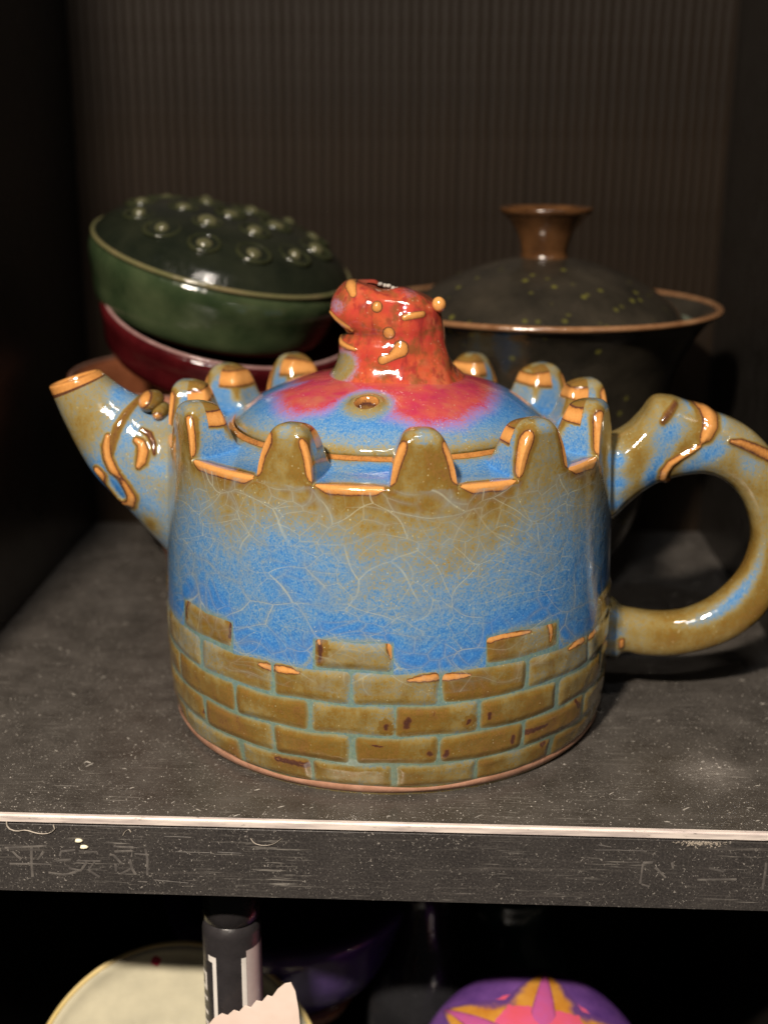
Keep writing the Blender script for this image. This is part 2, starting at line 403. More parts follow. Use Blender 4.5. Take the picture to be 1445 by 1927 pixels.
for ax in range(3):
    for _ in range(2): vox = boxblur(vox, 3, ax)
def samp(P):
    g = [np.clip((P[..., 0]-xs[0])/h, 0, len(xs)-1.01), np.clip((P[..., 1]-xs[0])/h, 0, len(xs)-1.01), np.clip((P[..., 2]-zs[0])/h, 0, len(zs)-1.01)]
    i = [a.astype(int) for a in g]; f = [a-b for a, b in zip(g, i)]; o = 0
    for a in (0, 1):
        for b in (0, 1):
            for c in (0, 1):
                o = o+vox[i[0]+a, i[1]+b, i[2]+c]*((f[0] if a else 1-f[0])*(f[1] if b else 1-f[1])*(f[2] if c else 1-f[2]))
    return o
fr_ = samp(P); fr_ = np.where(P[..., 2] > 5.5, fr_, .5)
# ---- glaze thickness over the wall
BR = [(-57.2, -36.2), (-14.9, 3.2), (24.1, 45.2), (63, 84), (104, 125), (145, 166), (-175, -154), (-136, -116), (-97, -76)]
def zbound(thd):
    o = np.full_like(thd, 2.75)
    for a, b in BR:
        o = np.where((thd > a) & (thd < b), 3.42, o)
    return o
thd = np.degrees(TH)
n_a = wnoise(P[..., 0], P[..., 1], P[..., 2], 1.3, 11); n_b = wnoise(P[..., 0], P[..., 1], P[..., 2], 4.0, 12)
row = np.arange(nrow)[:, None]+0*TH
wall = row < NW
zb = zbound(thd)
z = P[..., 2]
S_up = S_of(TH)
t0 = np.interp(z, [0, .3, 2.7, 3.3, 4.2, 5.0, 5.6, 6.1, 6.5], [.5, .5, .18, .14, .20, .28, .41, .54, .56])
t0 = t0+(.10*n_a+.04*n_b)*sst(2.7, 4.5, z)
t0 = t0-.06*np.cos(np.radians((thd-8.7)*360/31))*sst(6.6, 5.6, z)*sst(4.2, 5.4, z)
kth = np.linspace(-180, 180, 1441); kz = zbound(kth); kk = np.exp(-((np.arange(-24, 25))/9.)**2); kz = np.convolve(np.pad(kz, 24, mode='wrap'), kk/kk.sum(), 'valid')
zs_ = np.interp(thd, kth, kz)
bot = np.exp(-((z-zs_-.20)/.36)**2); t0 = t0-.18*bot*sst(-.5, .1, z-zs_)
bot2 = 1-sst(.0, .16, np.abs(z-zs_)); t0 = t0+.24*bot2
t_wall = t0
t_sh = .19+.08*n_b+.30*np.exp(-((np.hypot(P[..., 0], P[..., 1])-4.78)/.13)**2)+.16*np.exp(-((np.hypot(P[..., 0], P[..., 1])-3.6)/.16)**2)+np.where(S_up > .02, .16*sst(.4, 1.0, S_up), 0)
tt = np.where(wall, t_wall, t_sh)
Bq = Bprof(np.hypot(P[..., 0], P[..., 1]))*S_up
tt = np.where(~wall & (Bq > .85), .34+.06*n_b, tt)         # blue-green caps
cvx = .5-fr_
edge = np.interp(cvx, [-.3, -.02, .03, .085, .12, .16, .20, .30], [-.14, 0, .03, .20, .36, .50, .58, .62])
base_t = np.minimum(tt, .56)
edge = np.minimum(edge, .30)
tt = np.clip(np.where(edge > 0, np.maximum(tt, base_t+(edge/.62)*(1.0-base_t)), tt+edge), 0, 1)
# outer crest of a merlon is round and keeps its glaze; the lip of each gap wears an oval bare patch
crest = sst(.55, .9, S_up)*sst(SILL+.55, SILL+.9, z)*(np.hypot(P[..., 0], P[..., 1]) > 4.45)
tt = np.where(crest > .02, tt*(1-crest)+np.minimum(tt, .50)*crest, tt)
ph = merl_phase(TH)
gap_d = np.where(ph > 0, ph, 0)
lipw = np.clip(gap_d/.62, 0, 1)**.5
dist_lip = np.abs(row-(NW+2))*.0+np.hypot(np.maximum(0, (SILL-.02)-z), np.maximum(0, 4.86-np.hypot(P[..., 0], P[..., 1])))
lipd = dist_lip/(.002+.115*sst(.0, .34, gap_d))*(1+.14*wnoise(P[..., 0], P[..., 1], z, 7, 78))
tt = np.where((ph > .04) & (z > 6.0), ridge_t(np.where(z > 6.0, np.minimum(tt, .58), tt), lipd, 1.0, 3.0), tt)
# bare strip down both upright corners of every merlon
wj = (.062+.062*S)*sst(.04, .22, S)*(1-sst(.74, .97, S))*(1+.25*np.sin(th*23))
rows_hi = np.where((Zb > 6.05).any(1) & (np.arange(nrow) < nrow-14))[0]
sub = slice(rows_hi[0], rows_hi[-1]+1)
zz_, rr_s = z[sub], np.hypot(P[sub, :, 0], P[sub, :, 1]); best = np.full(zz_.shape, 9.)
for off in range(-110, 111, 2):
    wo = np.roll(wj, -off)+1e-6
    dth = ((np.roll(th, -off)-th+np.pi) % (2*np.pi)-np.pi)*4.9
    best = np.minimum(best, np.sqrt(dth[None]**2+(zz_-np.roll(top, -off)[None]+.05)**2+np.maximum(0, 4.87-rr_s)**2)/wo)
best = best*(1+.16*wnoise(P[sub, :, 0], P[sub, :, 1], zz_, 6, 77))
tt[sub] = ridge_t(np.minimum(tt[sub], np.where(best < 2.4, .58, 1)), best, 1.0, 2.6)
# inner side: an arch of bare clay under each cap
hfr = Bprof(np.hypot(P[..., 0], P[..., 1]))*S_up
arch = np.where((np.hypot(P[..., 0], P[..., 1]) < 4.45) & ~wall, np.abs(hfr-.70-.05*n_b)/(.115+.05*wnoise(P[..., 0], P[..., 1], z, 3, 91)), 9)
tt = ridge_t(tt, arch, .99, 1.9)
# foot: bare clay
foot = z < .19+.035*wnoise(P[..., 0], P[..., 1], z*0, 2.2, 5)
crk = (wall & (z > zb-.05) & (z < 6.4)).astype(float)
teal = np.where(wall, (1-sst(-.08, .04, z-zb))*sst(.2, .3, z), 0)
red = np.zeros_like(tt)
seat = row >= nrow-8-3
tt = np.where(seat, .86, tt); tt = np.where(row == nrow-8-4, .8, tt)
att = {'thin': tt.ravel(), 'teal': teal.ravel(), 'red': red.ravel(), 'crk': crk.ravel(), 'arc': (TH*4.95).ravel(), 'rise': (np.minimum(z, SILL+.3)+0*TH).ravel()}
Vb = P.reshape(-1, 3)
Qb = grid_faces(nrow, NT_)
# split the one skin into body wall and the merlons that stand on it
qi = Qb.reshape(nrow-1, NT_, 4)
ang = np.degrees(th); 
zmean = (Zb[:-1]+Zb[1:])/2; rmean = (Rb[:-1]+Rb[1:])/2
mid = np.full((nrow-1, NT_), -1)
for i, (c, wd) in enumerate(MERL):
    d = np.abs((ang-c+180) % 360-180)*np.pi/180*4.9
    mid = np.where((d < wd)[None] & (zmean > SILL+.16) & (rmean > 3.7), i, mid)
bo = None
def part_from(mask, name, mat, parent):
    q = qi[mask]; v, qq, a = used_only(Vb, q, att)
    return link(name, mesh_np(name, v, qq, a), mat, parent)
body = part_from(mid < 0, 'body', M['glaze_body'], pot)
for i in range(len(MERL)): part_from(mid == i, 'merlon', M['glaze_body'], body)
# foot ring of bare clay and the floor of the pot
s = NT('bare_stoneware')
M['clay'] = s.out(s.mix(s.rng(s.noise(3, 4), .3, .7), (.27, .13, .075), (.40, .22, .15)), .42, s.bump(s.noise(9, 3), .0001, .6))
def footfn(V, th):
    r = np.hypot(V[..., 0], V[..., 1]); k = (V[..., 2] > .1)
    V[..., 2] += k*.045*wnoise(V[..., 0], V[..., 1], 0, 2.0, 5); return V
lathe('foot_ring', [(4.3, .002), (4.70, .002), (4.80, .03), (4.865, .10), (4.915, .20), (4.90, .25)], M['clay'], body, n=400, fn=footfn)

# ---- bricks moulded on the lower wall
ORANGE = [[(-28.3,2.648,0.02),(-26.7,2.644,0.05),(-24.9,2.621,0.055)], [(-23.5,2.646,0.055),(-20.9,2.654,0.055),(-18.1,2.64,0.02)],
          [(6.4,2.629,0.02),(8.9,2.655,0.05),(12.5,2.669,0.06)], [(14.0,2.647,0.06),(17.3,2.652,0.05),(20.5,2.651,0.015)],
          [(2.3,3.452,0.055),(2.4,3.288,0.045),(2.6,3.089,0.02)], [(-13.5,3.355,0.03),(-13.3,3.302,0.02)],
          [(24.6,3.327,0.07),(27.9,3.346,0.045),(34.3,3.316,0.03),(35.8,3.31,0.02)], [(41.8,3.321,0.05),(42.2,3.119,0.035),(41.9,2.975,0.015)],
          [(48.6,2.646,0.02),(51.8,2.7,0.045),(54.5,2.697,0.055)], [(57.7,2.65,0.05),(61.4,2.684,0.04)]]
DARK = [[(-13.4,3.356,0.09),(-13.0,3.171,0.08),(-13.2,2.947,0.04)], [(-36.4,3.376,0.09),(-36.7,3.222,0.08),(-37.1,3.04,0.05)],
        [(-54.1,3.356,0.05),(-55.0,3.032,0.05)], [(-48.8,1.022,0.08),(-48.3,1.001,0.06)], [(1.7,1.662,0.07),(1.6,1.604,0.07)],
        [(6.4,1.772,0.11),(6.1,1.647,0.1)], [(20.5,1.671,0.06),(20.0,1.608,0.05)], [(25.3,1.751,0.07),(25.3,1.646,0.06)],
        [(31.9,1.102,0.08),(31.9,0.982,0.07)], [(35.8,1.106,0.1),(42.1,1.122,0.05)], [(-24.8,0.608,0.07),(-16.7,0.606,0.09)],
        [(11.3,1.024,0.08),(11.6,0.999,0.08)], [(15.5,1.035,0.08),(15.2,0.945,0.08)], [(41.5,0.656,0.07),(42.4,0.667,0.07)],
        [(53.2,1.335,0.08),(54.7,1.166,0.07)], [(-1.5,1.219,0.03),(0.9,1.19,0.03)]]
def fill(js, step=20.6):
    js = list(js)
    while js[-1]+step < js[0]+360-step*.6: js.append(js[-1]+step)
    return js
J_odd = fill([-72, -48.2, -25.0, -6.1, 13.7, 35.2, 57.9, 79]); J_even = fill([-82, -61.0, -35.9, -15.6, 3.7, 23.0, 45.3, 67])
ROWS = [(2.075, 2.76, J_odd), (1.40, 2.065, J_even), (.77, 1.39, J_odd), (.20, .76, J_even)]
mg = .030
bricks = []
for z0, z1, js in ROWS:
    for a, b in zip(js, js[1:]+[js[0]+360]): bricks.append((a+random.uniform(-.3, .3), b+random.uniform(-.3, .3), z0+random.uniform(-.01, .012), z1+random.uniform(-.012, .01)))
for a, b in BR: bricks.append((a, b, 2.80, 3.39))
for (a, b, z0, z1) in bricks:
    vis = math.cos(R((a+b)/2)) > -.25
    nu, nv = (54, 26) if vis else (14, 8)
    if (a+b)/2 > 180: a -= 360; b -= 360
    u = np.linspace(0, 1, nu); v = np.linspace(0, 1, nv)
    A, Z = np.meshgrid(R(a)+(R(b)-R(a))*u, z0+(z1-z0)*v, indexing='ij')
    sx = (A-R((a+b)/2))*5.08; sz = Z-(z0+z1)/2
    hx, hz = (R(b)-R(a))*5.08/2-mg, (z1-z0)/2-.004
    jit = random.uniform(-.02, .02)
    rc = .10
    qx = np.abs(sx+jit)-hx+rc+.012*np.sin(Z*9+a); qz = np.abs(sz)-hz+rc+.014*np.sin(A*17+b)
    sd = -(np.hypot(np.maximum(qx, 0), np.maximum(qz, 0))+np.minimum(np.maximum(qx, qz), 0)-rc)   # depth inside the outline
    up_ = sst(-.05, .17, sd)
    rad = Rz(Z)*(1+.0055*wnoise(np.sin(A)*5, np.cos(A)*5, Z, .9, 3))-.008+random.uniform(.032, .052)*up_+.010*wnoise(sx, sz, 0*sx, 9, 7)*up_+.012*wnoise(sx, sz, 0*sx, 4, int(abs(a)*10) % 97)*up_
    ad = np.degrees(A)
    X3 = np.stack([rad*np.sin(A), -rad*np.cos(A), Z], -1)
    t = .45+.135*sst(-.03, .10, sd)+.10*wnoise(sx, sz, 0*sx, 2.6, int(z0*31+abs(b)) % 89)+random.uniform(-.03, .04)
    if z0 > 2: t = t-.03
    t = np.minimum(t, .63)
    ux = ad*np.pi/180*5.1
    for D in DARK:
        d = polydist(ux, Z, [(q[0]*np.pi/180*5.1, q[1], q[2]) for q in D]); d = d*(1+.18*np.sin(ux*40+Z*31))
        t = np.where(d < 2.2, np.maximum(t, .62+.16*(1-sst(.2, 1.2, d))), t)
    for D in ORANGE:
        d = polydist(ux, Z, [(q[0]*np.pi/180*5.1, q[1], q[2]) for q in D]); d = d*(1+.10*np.sin(ux*33+Z*21))
        t = ridge_t(t, d, .98, 2.2)
    te = .95*(1-sst(-.06, .085, sd+.02*wnoise(sx, sz, 0*sx, 6, 3)))
    if z0 > 2.7: te = te*(Z < 2.95)
    elif z0 > 2: te = np.where(Z > 2.55, te*.35, te)
    me = mesh_np('brick', X3, grid_faces(nu, nv, wrap_m=False), {'thin': t, 'teal': te, 'red': t*0, 'crk': (Z > 2.3)*.5, 'arc': A*4.95, 'rise': Z})
    link('brick', me, M['glaze_body'], body)

# ---- generic lofted limb: paired outline points in the x-z plane and a half depth in y
def limb(A, B, hb, n, m, expo=2.4, tail=None, head=None, y0=0.0):
    G = catmull(np.column_stack([(np.array(A)+np.array(B))/2, (np.array(A)-np.array(B))/2, np.array(hb)[:, None]]), n)
    ph = np.linspace(0, 2*np.pi, m, endpoint=False)
    c = np.sign(np.cos(ph))*np.abs(np.cos(ph))**(2/expo); s_ = np.sign(np.sin(ph))*np.abs(np.sin(ph))**(2/expo)
    P = np.stack([G[:, 0, None]+G[:, 2, None]*c, y0+G[:, 4, None]*s_, G[:, 1, None]+G[:, 3, None]*c], -1)
    cen = np.stack([G[:, 0], 0*G[:, 0]+y0, G[:, 1]], -1)[:, None]
    nn = normals(P); sg = np.sign(np.sum(nn*(P-cen), -1).mean()); 
    return P, nn*sg, G, ph, sg
def features(P, N, feats, t, lift=.06):
    """raised modelling: each feature is a polyline in the x-z plane with a half width, seen from both sides"""
    X, Z = P[..., 0].copy(), P[..., 2].copy(); side = np.clip(np.abs(N[..., 1])*2.2, 0, 1)
    dsp = np.zeros_like(X)
    for pts, top, hgt in feats:
        d = polydist(X, Z, pts); wv = np.mean([p[2] for p in pts])
        dsp = np.maximum(dsp, hgt*np.exp(-(d/1.15)**2)) if hgt > 0 else dsp+hgt*np.exp(-(d/1.1)**2)
        if top > .2: t = ridge_t(t, d, top)
        elif top > 0: t = np.where(d < 2.5, t*(1-np.exp(-(d/1.2)**2))+top*np.exp(-(d/1.2)**2), t)
    return P+N*dsp[..., None], t
# ---- spout
sA = [(-4.55,6.482),(-4.803,6.746),(-5.206,6.862),(-5.601,7.099),(-6.031,7.346),(-6.431,7.665)]
sB = [(-4.465,2.946),(-5.035,3.56),(-5.914,4.531),(-6.643,5.301),(-7.22,6.383),(-7.58,7.303)]
P, N, G, ph, sg = limb(sA, sB, [1.5, 1.22, 1.02, .86, .68, .56], 330, 220, 2.1)
t = .37+.12*wnoise(P[..., 0], P[..., 1], P[..., 2], 1.6, 21)+.05*wnoise(P[..., 0], P[..., 1], P[..., 2], 5, 22)
uu = np.linspace(0, 1, 330)[:, None]
t = t+.19*sst(.60, .80, uu)
for (cx_, cz_, rr, dv) in [(-6.255,5.47,0.609,-0.3),(-6.15,5.159,0.391,-0.3),(-5.269,4.415,0.319,0.3),(-5.636,6.406,0.337,-0.18),(-5.977,7.251,0.192,-0.3),(-4.966,5.738,0.242,-0.2),(-5.365,4.983,0.342,-0.12)]:
    t = t+dv*np.exp(-((P[..., 0]-cx_)**2+(P[..., 2]-cz_)**2)/rr**2)
sf = [([(-5.604,7.051,0.06),(-5.758,6.855,0.084),(-5.916,6.585,0.096),(-6.003,6.315,0.085),(-6.065,6.068,0.073)], .70, .05),
      ([(-6.132,6.387,0.048),(-6.169,6.153,0.073),(-6.146,5.906,0.079),(-6.039,5.648,0.085),(-5.903,5.45,0.085),(-5.768,5.227,0.097),(-5.705,5.04,0.123),(-5.736,4.901,0.11),(-5.86,4.861,0.073),(-6.002,4.96,0.067),(-6.184,5.221,0.074),(-6.329,5.469,0.08),(-6.443,5.592,0.067)], 1.0, .075),
      ([(-5.496,6.322,0.049),(-5.378,6.25,0.072),(-5.337,6.103,0.091),(-5.371,5.905,0.085),(-5.437,5.781,0.048)], 1.0, .07),
      ([(-5.401,6.531,0.036),(-5.225,6.436,0.06),(-5.113,6.254,0.06),(-5.085,6.058,0.036)], .82, .05),
      ([(-6.077,5.845,0.11),(-5.908,5.35,0.122)], 0, .0),
      ([(-6.055,5.348,0.147),(-5.898,5.075,0.122)], .05, -.05),
      ([(-5.057,6.961,0.084),(-5.016,6.816,0.06)], .72, .05)]
P, t = features(P, N, sf, t)
t = np.where(uu > .972, np.maximum(t, .92), t); t = np.where((uu > .955) & (uu <= .972), .74, t)
# mouth: turn over the lip and run back inside
ring = P[-1]; cen = ring.mean(0); ax = (cen-P[-12].mean(0)); ax /= np.linalg.norm(ax)
ext = [cen+(ring-cen)*k_+ax*d_ for k_, d_ in ((.97, .035), (.92, .055), (.86, .045), (.81, .0), (.78, -.1), (.74, -.5), (.6, -1.2))]
P = np.concatenate([P, np.array(ext)]); t = np.concatenate([t, np.tile(np.array([.92, .95, .95, .9, .6, .5, .5])[:, None], (1, 220))])
tz = np.zeros_like(t)
spout = link('spout', mesh_np('spout', P, grid_faces(len(P), 220, flip=sg < 0), {'thin': t, 'teal': tz, 'red': tz, 'crk': tz}), M['glaze'], pot)
def blob(name, c, r, mat, parent, t, hot=None, n=60, dull=None, red=0.0, seed=1):
    """a glazed ball or nub: squashed sphere, clay showing round hot (a direction)"""
    u = np.linspace(0.001, np.pi-.001, n); v = np.linspace(0, 2*np.pi, 2*n, endpoint=False)
    U, W = np.meshgrid(u, v, indexing='ij')
    D = np.stack([np.sin(U)*np.cos(W), np.sin(U)*np.sin(W), np.cos(U)], -1)
    k = 1+.05*wnoise(D[..., 0], D[..., 1], D[..., 2], 2.5, seed)
    Pp = np.array(c)+D*np.array(r)*k[..., None]
    tt = np.full(U.shape, t, float)
    if hot is not None:
        hv = np.array(hot[:3])/np.linalg.norm(hot[:3]); dd = np.arccos(np.clip(D@hv, -1, 1))/hot[3]; tt = ridge_t(tt, dd, 1.0, 2.0)
    z0 = np.zeros_like(tt)
    return link(name, mesh_np(name, Pp, grid_faces(n, 2*n), {'thin': tt, 'teal': z0, 'red': z0+red, 'crk': z0}), mat, parent)
(ex, ez), (ex2, ez2) = [(-5.303,7.079),(-5.085,6.888)]
blob('horn', (ex, -.10, ez-.03), (.27, .55, .24), M['glaze'], spout, .62, (-.55, -.6, .5, .75), seed=4)
blob('horn', (ex2, -.12, ez2-.06), (.19, .5, .20), M['glaze'], spout, .58, (.0, -.8, -.3, .5), seed=5)

# ---- handle
hA = [(4.506,6.549),(4.922,6.434),(5.263,6.62),(5.537,6.923),(5.827,7.296),(6.174,7.301),(6.625,7.153),(7.044,6.98),(7.484,6.842),(7.945,6.597),(8.482,6.062),(8.923,5.213),(9.088,4.22),(9.011,3.267),(8.673,2.356),(8.118,1.753),(7.413,1.394),(6.569,1.189),(5.83,1.199),(5.432,1.244),(5.291,1.134),(5.141,1.157),(4.72,1.175)]
hB = [(4.623,4.268),(5.027,4.552),(5.308,4.844),(5.647,5.136),(6.046,5.377),(6.37,5.481),(6.683,5.547),(7.0,5.564),(7.312,5.483),(7.585,5.315),(7.884,4.974),(8.118,4.454),(8.185,3.952),(8.033,3.338),(7.7,2.856),(7.327,2.524),(6.858,2.293),(6.377,2.217),(5.765,2.257),(5.368,2.354),(5.213,2.508),(5.064,2.557),(4.648,2.601)]
hb = [1.0, .92, .82, .74, .68, .64, .62, .60, .56, .52, .48, .46, .46, .46, .46, .46, .46, .46, .47, .49, .55, .56, .6]
P, N, G, ph, sg = limb(hA, hB, hb, 720, 170, 2.5)
X, Z = P[..., 0], P[..., 2]
uu = np.linspace(0, 1, 720)[:, None]
t = .53+.05*wnoise(X, P[..., 1], Z, 1.3, 31)+.04*wnoise(X, P[..., 1], Z, 4, 32)
t = t+.05*sst(.4, .55, uu)
inner = np.clip(-np.cos(ph), 0, 1)[None]; outer = np.clip(np.cos(ph), 0, 1)[None]
t = t-.42*np.exp(-((np.cos(ph)[None]+.55)/.28)**2)*np.exp(-((uu-.66)/.13)**2)     # blue pool along the lower inner curve
for (cx_, cz_, rr, dv) in [(5.005,6.01,0.164,-0.4),(5.032,5.521,0.166,-0.4),(5.024,5.026,0.143,-0.35),(5.113,4.716,0.119,-0.3),(5.917,5.902,0.259,-0.42),(6.212,6.753,0.279,-0.26),(6.01,6.45,0.327,-0.3),(5.737,5.594,0.189,-0.4),(5.835,5.349,0.189,-0.35),(6.565,7.176,0.162,-0.34),(6.607,5.791,0.235,-0.42),(6.936,6.1,0.21,-0.38),(7.219,6.225,0.175,-0.26),(7.172,6.826,0.174,-0.3),(7.025,6.464,0.187,-0.2),(7.886,5.932,0.28,-0.2),(5.416,6.017,0.294,0.1),(6.397,6.274,0.163,0.12),(5.178,1.824,0.196,-0.3),(5.204,1.359,0.148,-0.25),(5.153,2.284,0.146,-0.25)]:
    t = t+dv*np.exp(-((X-cx_)**2+(Z-cz_)**2)/rr**2)
hf = [([(6.711,7.237,0.093),(6.882,7.12,0.128),(6.965,6.943,0.139),(6.958,6.739,0.127),(6.879,6.546,0.105),(6.816,6.449,0.059)], 1.0, .07),
      ([(6.755,6.327,0.035),(6.577,6.204,0.047),(6.353,6.055,0.059),(6.152,5.906,0.077),(6.058,5.733,0.088),(6.046,5.561,0.088),(6.136,5.452,0.07),(6.327,5.418,0.047)], .98, .07),
      ([(6.295,5.541,0.118),(6.609,5.766,0.141)], .0, -.04),
      ([(7.426,6.41,0.046),(7.639,6.364,0.082),(7.917,6.248,0.093),(8.246,6.083,0.094),(8.623,5.797,0.07)], .88, .09),
      ([(5.914,6.845,0.07),(6.011,6.966,0.093),(6.183,7.17,0.07)], .74, .06),
      ([(5.345,1.695,0.061),(5.353,1.562,0.061)], .9, .04)]
P, t = features(P, N, hf, t)
t = np.clip(t, 0, 1)
tz = np.zeros_like(t)
handle = link('handle', mesh_np('handle', P, grid_faces(720, 170, flip=sg < 0), {'thin': t, 'teal': tz, 'red': tz, 'crk': tz}), M['glaze'], pot)

# ---- lid
def lid_z(r): return 6.69+1.10*np.clip(1-(r/3.45)**2.4, 0, 1)**.75
nr, nth = 230, 640
rr = np.r_[np.linspace(.02, 3.30, nr)]
lth = np.linspace(-np.pi, np.pi, nth, endpoint=False)
RRl, TL = np.meshgrid(rr, lth, indexing='ij'); ZL = lid_z(RRl)+.012*wnoise(RRl*np.sin(TL), RRl*np.cos(TL), 0, 1.2, 8)
ex_r = [3.36, 3.40, 3.42, 3.41, 3.37, 3.30, 3.2]; ex_z = [6.84, 6.79, 6.73, 6.67, 6.63, 6.60, 6.5]
zedge = lid_z(np.array(3.30))
RRl = np.concatenate([RRl, np.tile(np.array(ex_r)[:, None], (1, nth))]); ZL = np.concatenate([ZL, np.tile((np.array(ex_z)+min(0, zedge-6.89))[:, None], (1, nth))])
TL = np.concatenate([TL, np.tile(lth[None], (7, 1))])
P = np.stack([RRl*np.sin(TL), -RRl*np.cos(TL), ZL], -1)
hx, hy = [(-0.396,-2.186)][0]
dh = np.hypot(P[..., 0]-hx, P[..., 1]-hy)
P[..., 2] += .05*np.exp(-((dh-.29)/.08)**2)-.34*(1-sst(.10, .24, dh))
RED = [(-2.642,-0.446),(-2.341,-1.491),(-1.823,-2.149),(-1.255,-2.36),(-0.735,-1.991),(-0.426,-1.619),(-0.075,-2.053),(0.005,-2.66),(0.704,-2.805),(1.453,-2.457),(2.071,-1.663),(2.383,-0.316),(2.233,-0.104),(1.709,-0.047),(1.591,-0.035),(-1.347,0.143),(-1.996,-0.455)]
def poly_sd(X, Y, poly):
    d = polydist(X, Y, [(x_, y_, 1.0) for x_, y_ in poly+poly[:1]]); ins = np.zeros(X.shape, bool)
    for (x0, y0), (x1, y1) in zip(poly, poly[1:]+poly[:1]):
        ins ^= ((y0 > Y) != (y1 > Y)) & (X < (x1-x0)*(Y-y0)/(y1-y0+1e-9)+x0)
    return np.where(ins, d, -d)
sd = poly_sd(P[..., 0], P[..., 1], RED)
sd = np.where(P[..., 1] > -.4, np.maximum(sd, 2.3-np.hypot(P[..., 0]-.1, P[..., 1])), sd)
red = sst(-.60, .60, sd+.10*wnoise(P[..., 0], P[..., 1], 0, 2.4, 61))
t = .12+.05*wnoise(P[..., 0], P[..., 1], 0, 2, 41)+.20*sst(2.85, 3.35, RRl)+.14*sst(3.28, 3.4, RRl)
t = np.where(RRl > 3.375, .5, t); idx = np.arange(len(P))[:, None]+0*TL
t = np.where(idx >= nr+3, .56, t); t = np.where(idx >= nr+4, .62, t)
t = np.where(dh < .75, np.maximum(t, .12+.42*(1-sst(.30, .70, dh))), t)
t = np.where(dh < .255, np.interp(dh, [0, .17, .20, .235, .255], [.67, .68, .84, .90, .80]), t)
red = red*sst(.30, .75, dh)
tz = np.zeros_like(t)
lid = link('lid', mesh_np('lid', P, grid_faces(len(P), nth), {'thin': np.clip(t, 0, 1), 'teal': tz, 'red': red, 'crk': tz}), M['glaze'], pot)

# ---- knob: a little beast's head looking left
kA = [(1.62,7.669),(1.429,7.856),(1.295,8.136),(1.209,8.416),(1.17,8.625),(1.143,8.833),(1.116,9.041),(1.055,9.224),(0.822,9.405),(0.407,9.549),(0.084,9.626)]
kB = [(-1.43,7.584),(-1.205,7.824),(-1.121,8.143),(-1.119,8.436),(-0.955,8.648),(-1.129,8.832),(-1.279,9.085),(-1.219,9.361),(-1.079,9.592),(-0.883,9.742),(-0.514,9.688)]
kb = [1.25, 1.12, 1.0, .96, .92, .96, .96, .90, .78, .50, .12]
P, N, G, ph, sg = limb(kA, kB, kb, 300, 300, 2.5)
X, Z = P[..., 0], P[..., 2]
t = .50+.05*wnoise(X, P[..., 1], Z, 3, 51)
red = np.ones_like(t)*.95
for (cx_, cz_, r_, dv) in [(-0.922,8.063,0.281,-1.0),(-1.099,7.849,0.235,-0.9),(-1.092,9.248,0.185,-0.55),(0.463,9.663,0.252,-0.5)]:
    red = red+dv*np.exp(-((X-cx_)**2+(Z-cz_)**2)/r_**2)
kf = [([(-1.255,9.097,0.035),(-1.14,8.994,0.052),(-1.001,8.891,0.058),(-0.862,8.823,0.047),(-0.769,8.755,0.023)], .95, 0.043),
      ([(-1.211,8.761,0.093),(-0.979,8.648,0.094),(-0.769,8.604,0.046)], 0, -.10),
      ([(-1.096,8.53,0.041),(-1.026,8.437,0.052),(-0.863,8.392,0.047),(-0.723,8.371,0.035)], .95, 0.037),
      ([(-0.002,8.751,0.104),(0.009,8.74,0.105)], .97, 0.037),
      ([(0.256,8.429,0.139),(0.256,8.405,0.14),(0.048,8.239,0.07),(-0.127,8.178,0.082)], .96, 0.040),
      ([(0.023,8.449,0.116),(0.092,8.543,0.07)], 0, -.04),
      ([(0.331,9.078,0.058),(0.527,9.115,0.063),(0.7,9.128,0.057)], .95, 0.034),
      ([(-0.248,9.291,0.092),(-0.248,9.279,0.092)], .97, 0.043),
      ([(-0.825,9.674,0.103),(-0.768,9.538,0.069)], .96, 0.019),
      ([(-0.227,9.668,0.069),(0.004,9.602,0.092),(0.177,9.535,0.069)], .70, -.05)]
P = P+N*(.035*wnoise(X, P[..., 1], Z, 4.2, 63)+.018*wnoise(X, P[..., 1], Z, 9, 64))[..., None]
P, t = features(P, N, kf, t)
tz = np.zeros_like(t)
knob = link('knob', mesh_np('knob', P, grid_faces(300, 300, flip=sg < 0), {'thin': np.clip(t, 0, 1), 'teal': tz, 'red': np.clip(red, 0, 1), 'crk': tz}), kiln_glaze('kiln_glaze_red', redtone=((.34, .038, .026), (.37, .066, .026)), amp=.8, brown=.75), lid)
(ex, ez), = [(1.054,9.287)]
blob('ear', (ex, -.42, ez), (.15, .15, .16), M['glaze'], knob, .95, (-.2, -.9, .3, 1.9), n=30)
(ex, ez), = [(0.087,9.603)]
for k in range(7):
    blob('crust', (ex-.30+.09*k, -.15+random.uniform(-.08, .05), ez+.07-.022*k+random.uniform(-.02, .02)), (.06, .07, .045), M['dust'], knob, .4, n=10, seed=k)

